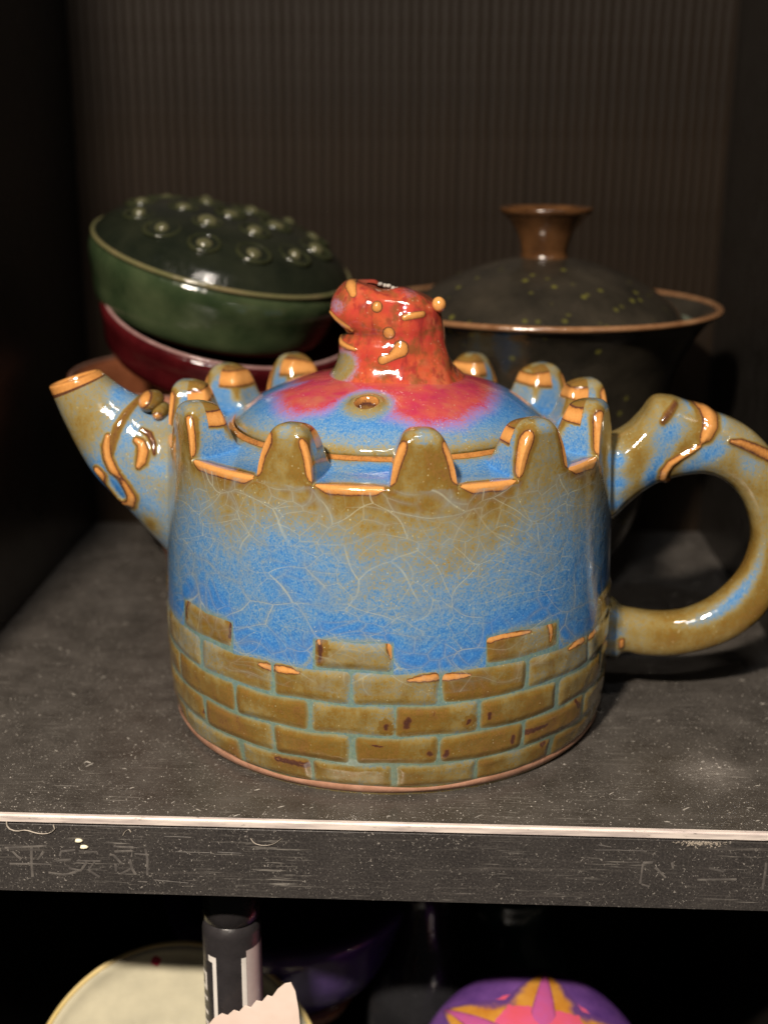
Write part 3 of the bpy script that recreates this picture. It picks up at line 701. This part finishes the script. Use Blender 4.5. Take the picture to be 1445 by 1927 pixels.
# ------------------------------------------------------------------ things behind the teapot
# lidded tea bowl on the right
gx, gy = 3.95, 8.0
M['tea_dark'] = plain_glaze('tenmoku_dark', (.010, .009, .007), (.030, .025, .018), (.10, .25), .8, spots=(.09, .085, .018), spot_scale=2.4)
M['tea_rim'] = plain_glaze('tenmoku_rim', (.12, .055, .024), (.22, .12, .06), (.12, .25), 1.5)
M['tea_pale'] = plain_glaze('tenmoku_celadon', (.05, .06, .045), (.13, .15, .11), (.1, .2), 1.0, spots=(.30, .27, .05), spot_scale=1.6)
gb = tag(empty('tea_bowl', (gx, gy, 0)), 'dark brown lidded tea bowl with flared rim and trumpet shaped knob', 'tea bowl')
def child_lathe(name, prof, mat, root, **kw):
    o = lathe(name, prof, mat, root, **kw); return o
child_lathe('bowl', [(0, .5), (1.6, .5), (1.75, .0), (1.95, .0), (2.0, .6), (2.6, 1.6), (3.15, 3.4), (3.45, 5.4), (3.9, 6.9), (4.5, 7.9), (4.80, 8.22), (4.70, 8.24), (4.2, 7.75), (3.7, 6.9), (3.3, 5.6)], M['tea_dark'], gb, smooth_n=90)
tor = np.linspace(0, 2*np.pi, 17)
child_lathe('rim', [(4.80+.11*math.cos(a), 8.24+.085*math.sin(a)) for a in tor], M['tea_rim'], gb)
gl = child_lathe('lid', [(3.93, 7.85), (3.75, 8.10), (3.2, 8.58), (2.4, 9.03), (1.5, 9.36), (.8, 9.52), (.52, 9.56), (.1, 9.56)], M['tea_dark'], gb, smooth_n=60)
lathe('knob', [(.72, 9.45), (.64, 9.62), (.66, 9.85), (.80, 10.25), (1.12, 10.66), (1.26, 10.80), (1.25, 10.88), (1.15, 10.87), (.95, 10.66), (.5, 10.5), (.02, 10.45)], plain_glaze('tenmoku_knob', (.030, .013, .005), (.085, .038, .014), (.1, .25), 1.5), gl, smooth_n=60)
child_lathe('lid_band', [(4.06, 7.60), (4.05, 7.72), (3.92, 7.88)], M['tea_pale'], gb)
child_lathe('inner_lip', [(4.55, 7.99), (4.25, 7.83), (4.05, 7.68)], M['tea_pale'], gb)

# stack on the left: brown pot, red dish, green box with studded lid
sx0, sy0 = -5.5, 8.3
M['brown_pot'] = plain_glaze('brown_stoneware', (.12, .038, .016), (.22, .075, .034), (.2, .4), 1.0)
bp = tag(empty('brown_bowl', (sx0, sy0, 0)), 'reddish brown bowl at the bottom of the stack, half hidden behind the spout', 'bowl')
child_lathe('bowl', [(0, .4), (1.0, .4), (1.1, 0), (1.3, 0), (1.4, .6), (2.2, 2.3), (3.5, 3.9), (3.92, 5.3), (3.85, 6.2), (3.78, 6.15), (3.5, 5.2), (3.0, 3.0), (0, 2.0)], M['brown_pot'], bp, smooth_n=80)
child_lathe('rim', [(3.85+.07*math.cos(a), 6.2+.05*math.sin(a)) for a in tor], plain_glaze('brown_rim', (.12, .055, .04), (.18, .10, .07), (.15, .3)), bp)
M['red_dish'] = plain_glaze('oxblood', (.026, .002, .003), (.055, .005, .006), (.08, .2), 1.0)
rot_red = Euler((R(15), R(12), 0))
rd_ = tag(empty('red_dish', (sx0+.55, sy0, 6.62)), 'dark oxblood red dish with a thin pale rim under the green box', 'dish')
child_lathe('dish', [(0, .12), (2.6, .12), (2.7, 0), (3.0, 0), (3.4, .25), (3.55, .8), (3.60, 1.5), (3.52, 1.5), (3.4, 1.0), (0, .5)], M['red_dish'], rd_, rot=rot_red, smooth_n=60)
child_lathe('rim', [(3.56+.055*math.cos(a), 1.52+.05*math.sin(a)) for a in tor], plain_glaze('oxblood_rim', (.16, .085, .08), (.24, .15, .14), (.1, .2)), rd_, rot=rot_red)
M['green'] = plain_glaze('green_glaze', (.010, .020, .008), (.044, .058, .027), (.08, .2), .8)
M['green_top'] = plain_glaze('shaded_green_glaze', (.004, .006, .004), (.013, .015, .009), (.10, .24), .8)  # lid top: its shade is put into the colour, darker than the wall
M['green_rim'] = plain_glaze('green_rim', (.065, .07, .028), (.125, .10, .05), (.1, .2), 1.2)
M['stud'] = plain_glaze('green_stud', (.035, .038, .018), (.085, .080, .042), (.1, .25), 3.0)  # studs darkened with the lid top, shade put into the colour
gb2 = tag(empty('green_box', (-5.05, 8.3, 9.15)), 'round dark green box with a lotus pod lid of raised studs, tilted on the stack', 'lidded box')
gr = Euler((R(7.5), R(13.5), 0), 'XYZ')
child_lathe('box', [(0, -1.6), (2.7, -1.6), (3.2, -1.4), (3.47, -.7), (3.60, .30), (3.5, .42), (0, .40)], M['green'], gb2, rot=gr, smooth_n=60)
child_lathe('rim', [(3.60+.07*math.cos(a), .42+.07*math.sin(a)) for a in tor], M['green_rim'], gb2, rot=gr)
glid = child_lathe('lid', [(3.56, .48), (3.3, .78), (2.6, 1.18), (1.6, 1.44), (.8, 1.52), (.02, 1.54)], M['green_top'], gb2, rot=gr, smooth_n=50)
def lz(r): return np.interp(r, [0, .8, 1.6, 2.6, 3.3, 3.56], [1.54, 1.52, 1.44, 1.18, .78, .48])
spots = [(0, 0)]+[(1.28, a*60+12) for a in range(6)]+[(2.5, a*30-4) for a in range(12)]
gm = np.array(gr.to_matrix())
def dome_mesh(name, rad, hgt, mat):
    a = np.linspace(0, np.pi/2, 8); b = np.linspace(0, 2*np.pi, 20, endpoint=False)
    V = np.stack([rad*np.cos(a)[:, None]*np.cos(b), rad*np.cos(a)[:, None]*np.sin(b), hgt*np.sin(a)[:, None]+0*b], -1)
    me = mesh_np(name, V, grid_faces(8, 20)); me.materials.append(mat); return me
def ring_mesh(name, rad, tube_, mat):
    a = np.linspace(0, 2*np.pi, 9)[:-1]; b = np.linspace(0, 2*np.pi, 32, endpoint=False)
    rr_ = rad+tube_*np.cos(a)[:, None]
    V = np.stack([rr_*np.cos(b), rr_*np.sin(b), tube_*np.sin(a)[:, None]+0*b], -1)
    me = mesh_np(name, V, grid_faces(8, 32, wrap_n=True)); me.materials.append(mat); return me
M['green_ring'] = plain_glaze('green_ring', (.010, .013, .006), (.026, .028, .013), (.1, .2), 2)
stud_me = dome_mesh('stud', .23, .17, M['stud']); ring_me = ring_mesh('stud_ring', .46, .07, M['green_ring'])
for r_, a_ in spots:
    p = np.array([r_*math.cos(R(a_)), r_*math.sin(R(a_)), float(lz(r_))-.02]); slope = (float(lz(r_+.1))-float(lz(max(r_-.1, 0))))/.2 if r_ > .1 else 0
    q = Euler((0, -math.atan(slope)*1.0, R(a_))).to_matrix()
    full = Matrix(gm.tolist()) @ q
    for me, nm in ((stud_me, 'stud'), (ring_me, 'stud_ring')):
        o = bpy.data.objects.new(nm, me); COL.objects.link(o); o.parent = glid; k_ = random.uniform(.82, 1.15); o.scale = (k_, k_*random.uniform(.9, 1.1), random.uniform(.7, 1.15))
        o.location = Vector(gm@p)*CM; o.rotation_euler = full.to_euler()

# ------------------------------------------------------------------ things on the shelf below
def face_rot(): return cam.matrix_world.to_3x3()
# cream plate propped up, seen face on
M['cream'] = plain_glaze('cream_glaze', (.40, .375, .275), (.56, .52, .375), (.12, .25), .8)
pc = Vector(([(-4.905,-9.514)][0][0], -2.6, [(-4.905,-9.514)][0][1]))
pl = tag(empty('cream_plate', pc), 'round cream glazed plate with yellow edge and red marks standing on the shelf below', 'plate')
pr = Euler((R(58), 0, R(4))); pl.scale = (1.04,)*3
child_lathe('plate', [(0, -.22), (2.3, -.22), (3.2, .02), (3.45, .22), (3.39, .27), (3.1, .14), (2.6, .02), (0, .0)], M['cream'], pl, rot=pr, smooth_n=60)
child_lathe('rim', [(3.42+.06*math.cos(a), .25+.05*math.sin(a)) for a in tor], plain_glaze('cream_rim', (.55, .42, .16), (.62, .50, .26), (.12, .25), 1), pl, rot=pr)
s = NT('red_painted'); M['redpaint'] = s.out((.45, .03, .06), .2)
pm = np.array(pr.to_matrix())
def petal(name, a0, r0, r1, wd, mat, parent, rot, zf, n=10):
    u = np.linspace(0, 1, n); r_ = r0+(r1-r0)*u; hw = wd*np.sin(np.pi*u)**.8
    V = []
    for k in range(n):
        for sgn in (-1, 0, 1):
            a = R(a0)+sgn*hw[k]/max(r_[k], .1)
            V.append((r_[k]*math.cos(a), r_[k]*math.sin(a), zf(r_[k])+.02*(sgn == 0)+.012))
    V = np.array(V)@rot.T
    return link(name, mesh_np(name, V, grid_faces(n, 3, wrap_m=False, flip=True)), mat, parent)
pz = lambda r: np.interp(r, [0, 2.6, 3.1, 3.39], [.0, .02, .14, .27])
for a0, r0, r1, wd in ((50, 2.75, 3.0, .06), (36, 2.6, 3.25, .12), (101, 2.95, 3.2, .12)): petal('painted_mark', a0, r0, r1, wd, M['redpaint'], pl, pm, pz)

# marker pen standing in front of the plate
mx, mzt = [(-3.161,-2.151)][0]
M['black_plastic'] = plain_glaze('black_plastic', (.010, .009, .009), (.018, .016, .017), (.2, .35), 2)
M['print_black'] = plain_glaze('label_black', (.020, .018, .019), (.030, .027, .029), (.25, .4), 2)
s = NT('label_white'); M['label_white'] = s.out(s.mix(s.noise(3, 3), (.60, .57, .52), (.78, .74, .70)), .35)
mk = tag(empty('marker_pen', (mx, -4.3, mzt-12)), 'thick marker pen with black cap standing in front of the cream plate', 'marker pen')
child_lathe('cap', [(.0, 12.0), (.44, 12.0), (.54, 11.9), (.60, 11.2), (.615, 11.0), (.57, 10.96), (.5, 10.95)], M['black_plastic'], mk, n=64)
child_lathe('barrel', [(.50, 11.0), (.60, 10.93), (.63, 10.7), (.63, 2.0), (.5, 1.9), (0, 1.9)], M['print_black'], mk, n=64)
def wrap_patch(name, a0, a1, z0, z1, rad, mat, parent, n=14):
    A = np.radians(np.linspace(a0, a1, n)); V = np.array([[rad*math.sin(a), -rad*math.cos(a), z_] for z_ in (z0, z1) for a in A])
    return link(name, mesh_np(name, V, grid_faces(2, n, wrap_m=False)), mat, parent)
wrap_patch('label_stripe', -33, -24, 4, 10.25, .635, M['label_white'], mk)
wrap_patch('label_stripe', -44, -33, 10.1, 10.25, .635, M['label_white'], mk)
wrap_patch('label_stripe', 26, 36, 4, 10.25, .635, M['label_white'], mk)
s = NT('label_pink'); M['label_pink'] = s.out(s.mix(s.noise(2, 3), (.34, .26, .26), (.52, .45, .42)), .35)
wrap_patch('label_panel', 36.5, 88, 4, 10.4, .634, M['label_pink'], mk)
for k in range(3):                                       # block letters running down the left of the label
    zt = 9.75-k*.62
    wrap_patch('letter', -82, -52, zt-.10, zt, .636, M['label_white'], mk, 6)
    wrap_patch('letter', -82, -52, zt-.45, zt-.35, .636, M['label_white'], mk, 6)
    wrap_patch('letter', -(60 if k != 1 else 80), -(52 if k != 1 else 72), zt-.35, zt-.10, .636, M['label_white'], mk, 4)
# torn paper with a pinked edge
pp = [(-3.661,-5.445),(-3.459,-5.171),(-3.274,-5.032),(-3.163,-5.081),(-3.024,-4.943),(-2.912,-4.979),(-2.784,-4.816),(-2.662,-4.864),(-2.545,-4.689),(-2.423,-4.711),(-2.307,-4.549),(-2.207,-4.585),(-2.092,-4.398),(-1.933,-4.249),(-1.799,-4.218),(-1.713,-4.424),(-1.652,-4.867),(-1.616,-5.463),(-1.692,-6.07),(-3.743,-6.148)]
import bmesh
bm = bmesh.new(); vs = [bm.verts.new(Vector((a, -5.2, b))*CM) for a, b in pp]; f_ = bm.faces.new(vs)
ex_ = bmesh.ops.extrude_face_region(bm, geom=[f_])
for v in [g for g in ex_['geom'] if isinstance(g, bmesh.types.BMVert)]: v.co.y += .03*CM
bmesh.ops.recalc_face_normals(bm, faces=bm.faces[:])
me = bpy.data.meshes.new('paper_label'); bm.to_mesh(me); bm.free()
s = NT('pale_paper'); M['paper'] = s.out(s.mix(s.rng(s.noise(1, 3), .3, .7), (.72, .56, .47), (.80, .68, .60)), .6)
tag(link('paper_label', me, M['paper']), 'pale pink paper label with a zigzag cut edge before the marker pen', 'paper label')

# purple glazed lid with orange petals
M['purple'] = plain_glaze('purple_glaze', (.055, .022, .13), (.17, .07, .27), (.08, .2), 1.0)
def petal_glaze(name, c0, c1, edge, lo=.1, hi=.42):
    s = NT(name); f = s.math('ADD', s.attr('fade'), s.math('MULTIPLY_ADD', s.noise(4, 3), .5, -.25))
    return s.out(s.mix(s.rng(f, lo, hi, 0, 1, True), edge, s.mix(s.rng(s.noise(2, 4), .3, .7), c0, c1)), .12, s.bump(s.noise(4, 3), .0002, .6))
M['petal_orange'] = petal_glaze('orange_glaze', (.42, .15, .015), (.55, .27, .05), (.11, .045, .17))
M['petal_mauve'] = petal_glaze('mauve_glaze', (.46, .08, .20), (.40, .09, .30), (.16, .05, .06), -.15, .3)
M['petal_pink'] = plain_glaze('pink_glaze', (.62, .09, .12), (.60, .10, .22), (.08, .2), 2)
dx, dz = [(3.642,-9.398)][0]
dm = tag(empty('purple_box', (dx, -2.2, dz)), 'domed purple glazed box with orange petals round a pink centre on the shelf below', 'box')
dm.scale = (1.13,)*3; R0 = 2.62
dome = lambda r: math.sqrt(max(0, 1-(r/R0)**2))*1.7
dr_ = Euler((R(34), R(0), 0)); drm = np.array(dr_.to_matrix())
child_lathe('dome', [(R0*math.sin(a), 1.7*math.cos(a)) for a in np.linspace(0.001, math.pi/2, 40)]+[(R0, -1.2)], M['purple'], dm, rot=dr_, n=96)
def kite(name, a0, r0, r1, wd, mat, lift):
    n = 30; u = np.linspace(0, 1, n); r_ = r0+(r1-r0)*u; hw = wd*(1-u)**.85*(1+.25*np.sin(np.pi*u)); V = []
    for k in range(n):
        for q in np.linspace(-1, 1, 15):
            x_, y_ = r_[k], q*hw[k]; ca_, sa_ = math.cos(R(a0)), math.sin(R(a0))
            V.append((x_*ca_-y_*sa_, x_*sa_+y_*ca_, dome(math.hypot(x_, y_))+lift+.03*(1-q*q)))
    return link(name, mesh_np(name, np.array(V)@drm.T, grid_faces(n, 15, wrap_m=False, flip=True), {'fade': np.minimum(1-np.abs(np.tile(np.linspace(-1, 1, 15), n)), 3*(1-np.repeat(u, 15)))}), mat, dm)
for k, a0 in enumerate((83, 23, 143, 203, 263, 323)):
    kite('petal', a0, .45, 2.45, 1.15, M['petal_orange'], .02)
    kite('petal_core', a0, .40, 2.40, .32, M['petal_mauve'], .06)
child_lathe('centre', [(r_, dome(r_)+.13*math.cos(r_/1.75*math.pi/2)) for r_ in np.linspace(1.75, .01, 14)], M['petal_pink'], dm, rot=dr_, n=48)

# dim pots further back
M['indigo'] = plain_glaze('indigo_glaze', (.035, .025, .085), (.075, .045, .15), (.08, .2), .8)
bx, bz = [(-2.69,-7.781)][0]
ib = tag(empty('purple_bowl', (bx, 2.0, bz-2.2)), 'dim purple blue bowl with brown foot behind the marker pen', 'bowl')
child_lathe('bowl', [(0, .3), (1.1, .3), (1.2, 0), (1.5, 0), (1.7, .5), (2.6, 1.4), (3.1, 2.6), (3.2, 3.6), (3.05, 3.6), (2.5, 1.8), (0, .9)], M['indigo'], ib, smooth_n=60)
child_lathe('foot', [(1.2, -.02), (1.62, -.02), (1.9, .55), (1.8, .62)], M['brown_pot'], ib)
vx, vz = [(0.982,-7.296)][0]
M['grey_blue'] = plain_glaze('grey_blue_glaze', (.006, .006, .007), (.022, .022, .024), (.12, .3), .5)
vb = tag(empty('dark_vase', (vx, 1.0, vz-5)), 'dark vase with a pale grey streak in the shade under the shelf', 'vase')
child_lathe('vase', [(0, 0), (1.0, 0), (1.3, .6), (1.5, 2.6), (1.1, 4.3), (.7, 5.2), (.62, 6.2), (.8, 7.0), (.7, 7.0), (.5, 6.0)], M['grey_blue'], vb, smooth_n=60)
jx, jz = [(3.394,-8.257)][0]
jb = tag(empty('teal_jar', (jx, 4.0, jz-6)), 'dark teal jar almost lost in shadow below the teapot', 'jar')
child_lathe('jar', [(0, 0), (1.3, 0), (1.7, 1), (1.9, 3), (1.5, 5), (1.1, 6), (1.2, 6.8), (1.0, 6.8)], plain_glaze('teal_glaze', (.010, .022, .022), (.025, .05, .048), (.1, .25), .8), jb, smooth_n=50)

# ------------------------------------------------------------------ marks on the front edge of the shelf
YM = YF-.104
def strokes(name, lines, wd, mat, parent=None, y=YM, rnd=0.0):
    V, Q = [], []
    for pts in lines:
        pts = np.array(pts); base = len(V)
        d = np.gradient(pts, axis=0); d /= np.linalg.norm(d, axis=1)[:, None]+1e-9; nrm = np.stack([-d[:, 1], d[:, 0]], -1)
        for k, (p, q) in enumerate(zip(pts, nrm)):
            w_ = wd*(1+rnd*random.uniform(-1, 1))
            V += [(p[0]-q[0]*w_, y, p[1]-q[1]*w_), (p[0], y-.006, p[1]), (p[0]+q[0]*w_, y, p[1]+q[1]*w_)]
            if k:
                b = base+3*k; Q += [(b-3, b-2, b+1, b), (b-2, b-1, b+2, b+1)]
    return link(name, mesh_np(name, V, Q), mat, parent)
s = NT('faded_lettering'); M['faded'] = s.out(s.mix(s.rng(s.noise(6, 3), .4, .65), (.068, .062, .058), (.120, .110, .10)), .45)
chars = [[(-7.323,-0.758),(-6.896,-0.722),(-6.492,-0.686)],[(-7.179,-0.825),(-7.102,-0.918),(-7.013,-0.998)],[(-6.553,-0.806),(-6.624,-0.915),(-6.694,-1.001)],[(-7.255,-1.113),(-6.818,-1.1),(-6.415,-1.1)],[(-6.79,-0.718),(-6.817,-1.088),(-6.818,-1.388)],[(-6.242,-0.904),(-6.203,-0.796),(-5.926,-0.764)],[(-5.854,-0.786),(-5.495,-0.787),(-5.488,-0.846)],[(-6.324,-1.014),(-6.025,-0.981)],[(-5.91,-1.001),(-5.434,-0.999)],[(-6.491,-1.282),(-6.196,-1.321),(-5.937,-1.265)],[(-6.176,-1.332),(-5.827,-1.202),(-5.71,-1.019)],[(-5.551,-1.014),(-5.689,-1.197),(-5.476,-1.359)],[(-6.08,-1.173),(-5.829,-1.226)],[(-5.161,-0.659),(-4.762,-0.671)],[(-5.147,-0.777),(-4.797,-0.743),(-4.815,-0.874)],[(-5.245,-0.839),(-5.151,-0.86)],[(-5.162,-0.86),(-5.034,-1.023)],[(-5.14,-1.038),(-5.139,-1.217)],[(-5.047,-1.274),(-4.85,-1.148)],[(-4.849,-0.934),(-4.818,-1.147),(-4.751,-1.277)],[(-4.748,-0.812),(-4.465,-0.828)],[(-4.532,-0.688),(-4.501,-0.924),(-4.518,-1.282)],[(5.155,-0.729),(5.131,-1.176)],[(5.154,-0.718),(5.347,-0.7)],[(5.153,-1.187),(5.31,-1.242)],[(5.394,-0.804),(5.614,-1.032)],[(5.713,-0.689),(5.743,-0.828)],[(6.22,-1.06),(6.972,-1.026)],[(6.424,-0.796),(6.715,-0.869)],[(7.508,-0.635),(7.506,-0.845),(7.49,-1.233)]]
strokes('lettering', chars, .024, M['faded'], fr, rnd=.25)
s = NT('pale_scuff'); M['scuff'] = s.out((.34, .30, .25), .6)
sc = [[(-5.827,-0.537),(-5.776,-0.559)],[(4.923,-0.445),(5.199,-0.46)],[(4.276,-0.348),(4.533,-0.387)],[(4.231,-0.465),(4.689,-0.452),(5.148,-0.461)],[(-4.716,-1.431),(-4.526,-1.438)],[(-4.396,-1.386),(-3.711,-1.437)],[(3.754,-0.108),(3.936,-0.08)],[(-4.141,-0.406),(-3.619,-0.414)],[(-3.946,-0.741),(-3.265,-0.745)],[(-3.107,-0.728),(-2.637,-0.738)],[(1.661,-0.169),(1.815,-0.176)]]
strokes('scratches', sc[1:], .011, M['faded'], fr, rnd=.5)
def lint(name, pts, rad, mat, y):
    pts = catmull(np.column_stack([np.array(pts)]), 14); a = np.linspace(0, 2*np.pi, 7)[:-1]
    V = [(p[0]+rad*math.cos(b), y+rad*math.sin(b)*.8, p[1]+rad*math.cos(b)*.6) for p in pts for b in a]
    return link(name, mesh_np(name, V, grid_faces(14, 6)), mat)
th1 = [(-7.236,-0.145),(-7.227,-0.285),(-7.075,-0.363),(-6.883,-0.334),(-6.656,-0.398),(-6.424,-0.392),(-6.291,-0.294),(-6.316,-0.201)]
tag(lint('dried_glue_thread', th1, .016, M['scuff'], -5.93), 'curved pale thread of dried glue at the left end of the shelf edge', 'glue thread')
th2 = [(-4.954,-0.396),(-4.908,-0.313),(-4.832,-0.264),(-4.793,-0.321)]
tag(lint('lint', th2, .010, M['scuff'], -5.93), 'small curled bit of pale lint right of the two white chips', 'lint')
th3 = [(-2.448,-0.394),(-2.388,-0.486),(-2.212,-0.539),(-2.003,-0.498),(-1.845,-0.377)]
tag(lint('glue_smear', th3, .010, M['scuff'], -5.93), 'faint curved glue smear on the shelf edge below the teapot base', 'glue smear')
s = NT('white_chip'); M['chip'] = s.out((.75, .70, .52), .6)
for (px_, pz_), rx, lb in zip([(-5.844,-0.54),(-5.748,-0.678)], (.075, .08), ('larger white speck stuck high on the shelf edge', 'lower white speck stuck on the shelf edge just above the faded characters')):
    V = np.array([(math.sin(u)*math.cos(v)*rx*(1+.25*math.sin(3*v+u)), math.sin(u)*math.sin(v)*.04, math.cos(u)*rx*.55) for u in np.linspace(.01, 3.13, 9) for v in np.linspace(0, 2*np.pi, 12, endpoint=False)])
    o = link('paint_speck', mesh_np('paint_speck', V+np.array([px_, -5.93, pz_]), grid_faces(9, 12)), M['chip']); tag(o, lb, 'paint speck', 'white specks on the shelf edge')
N = 160; V = []; Q = []
x0, x1 = [(5.706,-0.043),(6.715,-0.037)][0][0], [(5.706,-0.043),(6.715,-0.037)][1][0]
for k in range(N):
    x_ = x0+(x1-x0)*np.clip(rng.normal(.5, .22), 0, 1); z_ = -.215-abs(rng.normal(0, .05)); q = .008+.012*rng.random(); b = len(V)
    V += [(x_-q, YM, z_-q), (x_+q, YM, z_-q*.6), (x_, YM, z_+q), (x_, YM-q, z_)]; Q += [(b, b+1, b+3), (b+1, b+2, b+3), (b+2, b, b+3)]
tag(link('scuffed_crumbs', mesh_np('scuffed_crumbs', V, Q, smooth=False), M['scuff']), kind='stuff')
